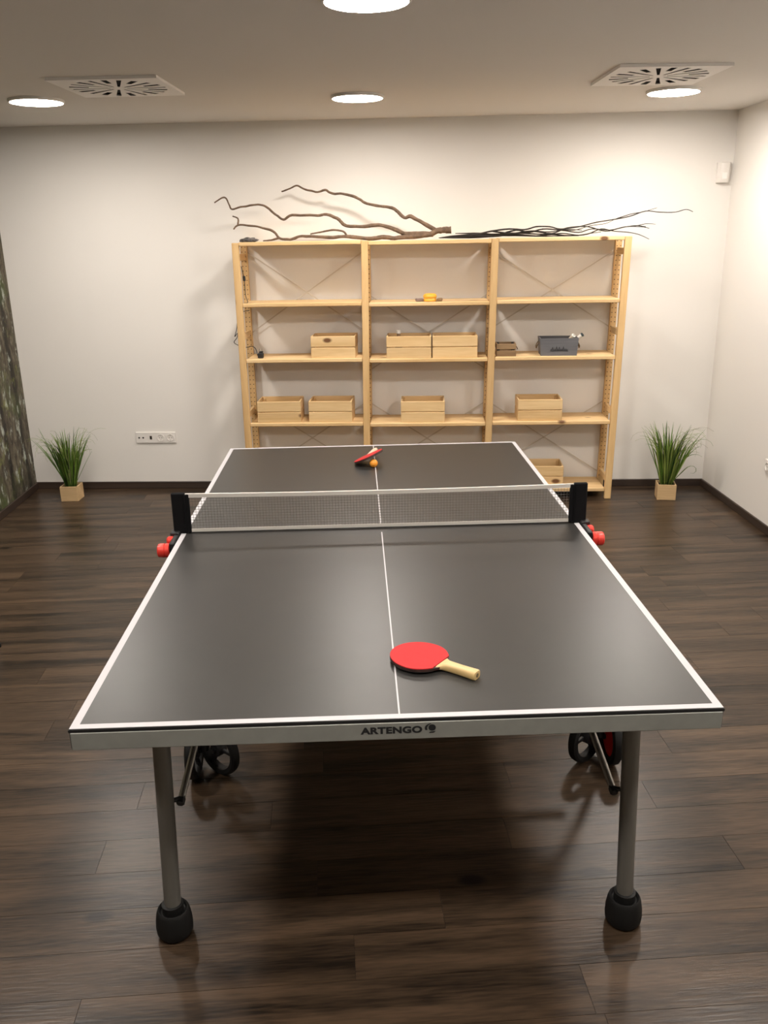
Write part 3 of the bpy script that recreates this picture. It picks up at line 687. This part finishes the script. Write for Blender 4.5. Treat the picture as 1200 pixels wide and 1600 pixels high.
# bark chunk on top, power adapter with cable
bm = NB(); bmesh.ops.create_icosphere(bm, subdivisions=4, radius=1.0); rr = random.Random(4)
for v in bm.verts:
    n_ = mnoise.noise(v.co*2.1)*0.30+mnoise.noise(v.co*5.5)*0.16
    v.co = v.co*(1+n_); v.co = Vector((v.co.x*0.060, v.co.y*0.035, v.co.z*0.018))
zmin_ = min(v.co.z for v in bm.verts)
for v in bm.verts: v.co.z = max(v.co.z, zmin_*0.55)
o = tag(obj('bark_chunk', bm, M['stone'], smooth=True), 'small rough grey and black bark chunk on top of the shelves', 'bark')
o.location = (-1.000, 2.895, 1.795+0.004-zmin_*0.55)
t = thing('power_adapter', 'black power adapter with a thin cable looped around the shelf post', 'power adapter', (-0.968, 2.905, z3+0.0045))
bm = NB(); box(bm, (0, 0, 0.019), (0.040, 0.034, 0.038), 0.006); box(bm, (0.004, 0, 0.043), (0.026, 0.022, 0.012), 0.003); obj('body', bm, M['black'], t)
for s in (-1, 1):
    bm = NB(); cyl(bm, (s*0.008+0.002, 0, 0.048), (s*0.008+0.002, 0, 0.066), 0.0022, 10); obj('prong', bm, M['rod'], t)
A0 = Vector(t.location)
cab = [(-0.990, 2.905, 1.04), (-1.006, 2.93, 1.085), (-1.040, 2.96, 1.10), (-1.075, 2.975, 1.09), (-1.125, 2.955, 1.105), (-1.155, 2.93, 1.131), (-1.130, 2.92, 1.165), (-1.128, 2.93, 1.193), (-1.150, 2.94, 1.170), (-1.135, 2.95, 1.22), (-1.125, 2.95, 1.285), (-1.112, 2.965, 1.33), (-1.040, 2.965, 1.345)]
cab2 = [(-1.040, 2.965, 1.345), (-1.028, 2.93, 1.38), (-1.030, 2.90, 1.41), (-1.048, 2.915, 1.44), (-1.052, 2.92, 1.50), (-1.052, 2.92, 1.545)]
bm = NB(); tube(bm, [Vector(q)-A0 for q in cab[:]], 0.0026, 8, sub=6); obj('cable', bm, M['black'], t, smooth=True)
t2 = thing('hanging_plug', 'black plug on a short cable hanging inside the end bay of shelves', 'plug', (-1.052, 2.92, 1.545))
bm = NB(); cyl(bm, (0, 0, 0), (-0.002, 0, 0.034), 0.009, 14, 0.003); smooth_angle(obj('body', bm, M['black'], t2))
bm = NB(); tube(bm, [Vector((-1.054, 2.92, 1.575))-Vector((-1.052, 2.92, 1.545)), Vector((-0.008, -0.004, 0.06)), Vector((-0.010, -0.010, 0.075)), Vector((-0.012, -0.02, 0.098))], 0.0024, 8, sub=5); obj('cable', bm, M['black'], t2, smooth=True)
bm = NB(); tube(bm, [Vector((0, 0, 0.004)), Vector((0.0, 0.0, -0.06)), Vector((0.004, -0.01, -0.10)), Vector((0.014, -0.02, -0.125)), Vector((0.016, -0.02, -0.142)), Vector((0.0, -0.02, -0.1455)), Vector((-0.003, -0.025, -0.1455))], 0.0024, 8, sub=5); obj('tail_cable', bm, M['black'], t2, smooth=True)

# ------------------------------------------------------------------ branches on top of the shelves
BR = {
"root": [(0.357, 2.93, 1.854), (0.307, 2.93, 1.854), (0.265, 2.93, 1.85), (0.222, 2.93, 1.829)],
"A": [(0.258, 2.93, 1.853), (0.179, 2.94, 1.895), (0.087, 2.95, 1.944), (0.044, 2.96, 1.938), (-0.02, 2.97, 1.993), (-0.077, 2.98, 2.008), (-0.206, 2.99, 2.031), (-0.263, 3.0, 2.066), (-0.349, 3.01, 2.095), (-0.45, 3.02, 2.104), (-0.486, 3.03, 2.125), (-0.553, 3.04, 2.113), (-0.633, 3.05, 2.135), (-0.684, 3.06, 2.154), (-0.73, 3.07, 2.138), (-0.79, 3.08, 2.122)],
"B": [(0.222, 2.93, 1.829), (0.136, 2.933, 1.834), (0.044, 2.936, 1.836), (-0.035, 2.939, 1.871), (-0.12, 2.941, 1.893), (-0.206, 2.944, 1.885), (-0.307, 2.947, 1.89), (-0.364, 2.95, 1.904), (-0.406, 2.953, 1.943), (-0.477, 2.956, 1.967), (-0.535, 2.959, 1.962), (-0.708, 2.961, 1.965), (-0.768, 2.964, 1.941), (-0.824, 2.967, 1.974), (-0.88, 2.97, 2.022), (-0.937, 2.973, 2.037), (-1.025, 2.976, 2.028), (-1.113, 2.979, 2.013), (-1.134, 2.981, 2.041), (-1.153, 2.984, 2.082), (-1.182, 2.987, 2.085), (-1.236, 2.99, 2.056)],
"C": [(0.236, 2.93, 1.828), (0.136, 2.927, 1.818), (-0.021, 2.924, 1.810), (-0.078, 2.921, 1.818), (-0.178, 2.918, 1.811), (-0.292, 2.914, 1.817), (-0.334, 2.911, 1.826), (-0.435, 2.908, 1.82), (-0.578, 2.905, 1.829), (-0.663, 2.902, 1.828), (-0.721, 2.899, 1.811), (-0.792, 2.896, 1.823), (-0.832, 2.892, 1.864), (-0.902, 2.889, 1.889), (-1.001, 2.886, 1.908), (-1.065, 2.883, 1.909), (-1.095, 2.88, 1.882)],
"D": [(-0.341, 2.905, 1.826), (-0.363, 2.916, 1.856), (-0.442, 2.928, 1.867), (-0.523, 2.939, 1.852), (-0.59, 2.95, 1.844)],
"E": [(-1.065, 2.882, 1.909), (-1.064, 2.891, 1.949), (-1.1, 2.9, 1.966)],
"F": [(-0.792, 2.896, 1.823), (-0.85, 2.90, 1.812), (-0.905, 2.905, 1.806)]}
TW = {
"T0": [(0.272, 2.86, 1.805), (0.397, 2.864, 1.817), (0.515, 2.868, 1.822), (0.618, 2.872, 1.841), (0.736, 2.876, 1.853), (0.839, 2.881, 1.847), (0.913, 2.885, 1.864), (1.001, 2.889, 1.863), (1.076, 2.893, 1.847), (1.193, 2.897, 1.859), (1.309, 2.901, 1.885), (1.426, 2.905, 1.901), (1.527, 2.909, 1.919), (1.627, 2.914, 1.949), (1.716, 2.918, 1.941), (1.819, 2.922, 1.939), (1.891, 2.926, 1.955), (1.937, 2.93, 1.94)],
"T1": [(0.383, 2.885, 1.831), (0.546, 2.89, 1.828), (0.665, 2.896, 1.819), (0.783, 2.901, 1.845), (0.872, 2.907, 1.83), (0.961, 2.912, 1.849), (1.08, 2.918, 1.84), (1.199, 2.923, 1.824), (1.287, 2.928, 1.844), (1.406, 2.934, 1.835), (1.509, 2.939, 1.854), (1.613, 2.945, 1.852), (1.667, 2.95, 1.842)],
"T2": [(0.28, 2.91, 1.804), (0.474, 2.915, 1.804), (0.638, 2.92, 1.808), (0.771, 2.925, 1.817), (0.921, 2.93, 1.806), (1.025, 2.935, 1.813), (1.144, 2.94, 1.804), (1.263, 2.945, 1.812), (1.35, 2.95, 1.843), (1.441, 2.955, 1.827), (1.531, 2.96, 1.819), (1.607, 2.965, 1.803), (1.677, 2.97, 1.773)],
"T3": [(0.393, 2.935, 1.805), (0.579, 2.934, 1.809), (0.728, 2.934, 1.825), (0.846, 2.933, 1.823), (0.995, 2.933, 1.814), (1.098, 2.932, 1.819), (1.202, 2.931, 1.806), (1.275, 2.931, 1.816), (1.348, 2.93, 1.824)],
"T4": [(0.401, 2.96, 1.809), (0.611, 2.959, 1.82), (0.745, 2.958, 1.821), (0.893, 2.957, 1.837), (1.027, 2.956, 1.82), (1.129, 2.955, 1.854), (1.262, 2.954, 1.859), (1.381, 2.953, 1.828), (1.483, 2.952, 1.848), (1.57, 2.951, 1.86), (1.644, 2.95, 1.852)],
"T5": [(1.426, 2.905, 1.901), (1.525, 2.90, 1.931), (1.610, 2.90, 1.945), (1.695, 2.90, 1.968)],
"T6": [(0.343, 2.99, 1.806), (0.508, 2.98, 1.807), (0.673, 2.975, 1.812), (0.821, 2.97, 1.809), (0.954, 2.957, 1.803), (1.086, 2.943, 1.803), (1.202, 2.93, 1.802)],
"T7": [(1.076, 2.893, 1.847), (1.165, 2.90, 1.838), (1.27, 2.91, 1.864), (1.37, 2.91, 1.876), (1.426, 2.905, 1.901)],
"T8": [(1.509, 2.939, 1.854), (1.595, 2.95, 1.861), (1.65, 2.96, 1.871), (1.712, 2.97, 1.867)],
"T9": [(0.618, 2.872, 1.841), (0.70, 2.885, 1.830), (0.80, 2.895, 1.826), (0.90, 2.90, 1.838), (1.0, 2.905, 1.830), (1.12, 2.91, 1.842), (1.22, 2.915, 1.838)]}
t = thing('contorted_branch', 'thick brown contorted branch lying across the top of the shelves', 'branch', (0.0, 2.92, 1.80))
o0 = Vector(t.location); rb = random.Random(11)
for key, r0, r1 in (('root', .0205, .0155), ('A', .0125, .0042), ('B', .0135, .0038), ('C', .0150, .0048), ('D', .0075, .004), ('E', .0058, .0035), ('F', .008, .003)):
    P_ = catmull([Vector(q)-o0 for q in BR[key]], 3); seed_ = Vector((len(P_)*1.7, r0*900, 3.3))
    n_ = len(P_)
    for i in range(1, n_-1):
        wob = min(i, n_-1-i, 3)/3*0.0055
        P_[i] = P_[i]+Vector((0, mnoise.noise(P_[i]*26+seed_)*wob*1.6, mnoise.noise(P_[i]*22-seed_)*wob))
    def rad_(f, a=r0, b=r1, sd=seed_): return (a+(b-a)*f**0.75)*(1.12+0.22*mnoise.noise(Vector((f*19, sd.x, 0))))
    bm = NB(); tube(bm, P_, rad_, 10, sub=2, jit=0.07, rng=rb)
    obj('trunk' if key == 'root' else 'limb' if key in 'ABC' else 'twig', bm, M['bark'], t, smooth=True)
t = thing('dark_branch', 'bundle-like black branch of thin forked stems on top of the shelves', 'branch', (0.8, 2.92, 1.80))
o0 = Vector(t.location)
for key in TW:
    pts = [Vector(q)-o0 for q in TW[key]]; thin = key in ('T5', 'T7', 'T8')
    bm = NB(); tube(bm, pts, lambda f, a=(.0036 if thin else .0066), b=(.0012 if thin else .0021): (a+(b-a)*f**0.8)*min(1, 0.35+f*9), 8, sub=4, jit=0.12, rng=rb)
    obj('twig' if thin else 'stem', bm, M['twig'], t, smooth=True)

# ------------------------------------------------------------------ potted grasses
def grass(x, y, rz, seed, label, lean, extra):
    t = thing('potted_grass', label, 'plant', (x, y, 0), rz, 'potted grasses beside the shelves')
    w_, h_, th = 0.128, 0.112, 0.009
    for s in (-1, 1):
        bm = NB(); box(bm, (0, s*(w_/2-th/2), h_/2), (w_, th, h_), 0.002); obj('pot_panel', bm, M['pot'], t)
        bm = NB(); box(bm, (s*(w_/2-th/2), 0, h_/2), (th, w_-2*th-0.0005, h_), 0.002); obj('pot_panel', bm, M['pot'], t)
    bm = NB(); box(bm, (0, 0, h_/2-0.008), (w_-2*th-0.001, w_-2*th-0.001, h_-0.018)); obj('filling', bm, M['moss'], t)
    g = random.Random(seed)
    def blade(bx, by, az, L_, spread, curl, wd, mt, nm='grass_blade'):
        # a folded leaf: rises steeply, leans out, tip may arch over
        if math.sin(az+rz) > 0: az = -az if L_*math.sin(math.radians(min(90, spread+curl*0.25)))*math.sin(az) > 0.13 else az
        n = 14; P_ = []; pos = Vector((bx, by, h_-0.012)); el = math.radians(90-spread)
        step = L_/n
        for i in range(n+1):
            P_.append(pos.copy())
            f = i/n
            e = el - math.radians(curl)*max(0, f-0.45)**1.6*2.4
            pos += Vector((math.cos(az)*math.cos(e), math.sin(az)*math.cos(e), math.sin(e)))*step
        side = Vector((-math.sin(az+g.uniform(-1.2, 1.2)), math.cos(az), 0)).normalized()
        bm = NB(); rows_ = []
        for i, p_ in enumerate(P_):
            f = i/n; ww = wd*(0.55+0.9*f if f < 0.4 else 0.91)*(1-max(0, (f-0.4)/0.6)**1.6)+0.0005
            dirv = (P_[min(i+1, n)]-P_[max(i-1, 0)]).normalized(); nrm = dirv.cross(side).normalized()
            rows_.append([bm.verts.new(p_+side*ww), bm.verts.new(p_+nrm*ww*0.35+nrm*0.0006), bm.verts.new(p_-side*ww), bm.verts.new(p_+nrm*ww*0.35-nrm*0.0006)])
        for A, B in zip(rows_, rows_[1:]):
            for k in range(4): bm.faces.new((A[k], A[(k+1) % 4], B[(k+1) % 4], B[k]))
        bm.faces.new(rows_[0]); bm.faces.new(rows_[-1][::-1])
        obj(nm, bm, mt, t, smooth=True)
    for k in range(84):
        az = g.uniform(0, 2*math.pi); rr_ = 0.042*math.sqrt(g.random())
        sp = abs(g.gauss(0, 8))+rr_/0.042*6+lean*max(0, math.cos(az))
        L_ = g.uniform(0.30, 0.47); cu_ = g.choice((5, 20, 35, 60, 110)); wd = g.uniform(0.0055, 0.0100)
        mt = g.choice((M['leaf'], M['leaf'], M['leaf'], M['leaf2'], M['leaf2'], M['leaf3']))
        blade(rr_*math.cos(az), rr_*math.sin(az), az, L_, sp, cu_, wd, mt)
    for k in range(30):
        az = g.uniform(0, 2*math.pi)
        blade(0.02*math.cos(az), 0.02*math.sin(az), az, g.uniform(0.44, 0.60), g.uniform(5, 20), g.uniform(90, 260), g.uniform(0.0010, 0.0019), M['wisp'] if k % 2 else M['leaf2'], 'grass_wisp')
    for az, L_, sp, cu_, wd in extra:
        blade(0.025*math.cos(az), 0.025*math.sin(az), az, L_, sp, cu_, wd, M['leaf'])
    return t
grass(-2.437, 2.895, math.radians(2), 21, 'potted grass in a wooden cube by the bark mural', 3, [(math.pi, 0.40, 26, 25, 0.006), (math.pi*0.95, 0.44, 20, 50, 0.006), (0.1, 0.30, 30, 5, 0.004)])
grass(1.898, 2.868, math.radians(-7), 33, 'potted grass in a wooden cube in the white room corner', 7, [(math.pi, 0.42, 22, 5, 0.006), (0.0, 0.46, 24, 20, 0.006), (0.1, 0.50, 22, 170, 0.005), (0.0, 0.30, 40, 320, 0.005)])

# ------------------------------------------------------------------ wall sockets and sensor
def socket_plate(origin, rot, n_, kinds, label, cat='socket'):
    t = thing('wall_socket', label, cat, origin); t.rotation_euler = rot     # local: x along wall, z up, -y into room
    W = 0.0745*n_+0.006; H = 0.083
    bm = NB(); box(bm, (0, -0.005, 0), (W, 0.010, H), 0.003, seg=2); pl = obj('frame', bm, M['white_plastic'], t)
    for i, k in enumerate(kinds):
        x = -W/2+0.003+0.0745*(i+0.5)
        if k == 'power':
            bm = NB(); lathe(bm, [(0.028, 0.0), (0.028, 0.004), (0.0235, 0.0045), (0.0215, 0.0008), (0, 0.0006)], 32, Matrix.Translation((x, -0.0095, 0)) @ Matrix.Rotation(math.pi/2, 4, 'X')); obj('outlet', bm, M['white_plastic'], t)
            ins = t.children[-1]
            bm = NB()
            for s in (-1, 1): lathe(bm, [(0.0026, 0), (0.0026, 0.0007)], 12, Matrix.Translation((x+s*0.0095, -0.0100, 0)) @ Matrix.Rotation(math.pi/2, 4, 'X'))
            obj('pin_holes', bm, M['socket_dark'], ins)
            bm = NB(); 
            for s in (-1, 1): box(bm, (x, -0.0115, s*0.0195), (0.008, 0.004, 0.004), 0.001)
            obj('earth_clip', bm, M['rod'], ins)
        elif k == 'tv':
            for s in (-1, 1):
                bm = NB(); lathe(bm, [(0.0065, 0), (0.0065, 0.0012), (0.0045, 0.0035), (0, 0.0035)], 18, Matrix.Translation((x+s*0.0155, -0.0098, 0)) @ Matrix.Rotation(math.pi/2, 4, 'X')); obj('antenna_jack', bm, M['socket_dark'], t)
        elif k == 'data':
            bm = NB(); box(bm, (x, -0.0104, 0), (0.017, 0.0016, 0.027)); obj('data_port', bm, M['socket_dark'], t)
    return t
socket_plate((-1.854, YB, 0.400), (0, 0, 0), 4, ('tv', 'data', 'power', 'power'), 'white four-gang socket strip on wall between plant and shelves')
an_r = math.atan2(-1.0, SR)
socket_plate((xr(2.158), 2.158, 0.415), (0, 0, an_r), 1, ('power',), 'single white power socket low on the side wall')
t = thing('motion_sensor', 'small white motion sensor high on the wall by the corner', 'sensor', (2.185, YB, 2.19))
bm = NB(); W, H, D = 0.088, 0.128, 0.050
prof = [(-W/2, 0), (W/2, 0), (W/2, -D*0.45), (W*0.30, -D*0.9), (W*0.1, -D), (-W*0.1, -D), (-W*0.30, -D*0.9), (-W/2, -D*0.45)]
a = [bm.verts.new((x*0.94, y*0.80, -H/2)) for x, y in prof]; b2 = [bm.verts.new((x, y, -H/2+0.03)) for x, y in prof]; c2 = [bm.verts.new((x, y, H/2-0.006)) for x, y in prof]; d2 = [bm.verts.new((x*0.95, y*0.85, H/2)) for x, y in prof]
for A, B in ((a, b2), (b2, c2), (c2, d2)):
    for i in range(8): bm.faces.new((A[i], A[(i+1) % 8], B[(i+1) % 8], B[i]))
bm.faces.new(a[::-1]); bm.faces.new(d2); obj('housing', bm, M['white_plastic'], t)
bm = NB(); box(bm, (0, -D*1.0-0.0005, -0.022), (0.030, 0.003, 0.040), 0.001); obj('lens', bm, M['vent_white'], t)

# ------------------------------------------------------------------ stool whose foot just enters the frame
t = thing('white_stool', 'white legged stool with black foot tips beside the table', 'stool', (-2.035, 0.30, 0), math.radians(4))
bm = NB(); lathe(bm, [(0, 0.44), (0.165, 0.44), (0.175, 0.446), (0.175, 0.462), (0.168, 0.470), (0, 0.472)], 40); smooth_angle(obj('seat', bm, M['white_plastic'], t))
for sx in (-1, 1):
    for sy in (-1, 1):
        a_, b_ = Vector((sx*0.193, sy*0.175, 0.0)), Vector((sx*0.12, sy*0.11, 0.440)); d = b_-a_
        bm = NB(); cyl(bm, a_+d*0.03, b_, 0.011, 16); lg_ = obj('leg', bm, M['white_plastic'], t); smooth_angle(lg_)
        bm = NB(); lathe(bm, [(0, 0), (0.014, 0), (0.0145, 0.004), (0.013, 0.018), (0.0, 0.018)], 16, Matrix.Translation(a_)); smooth_angle(obj('foot_tip', bm, M['rubber'], lg_))
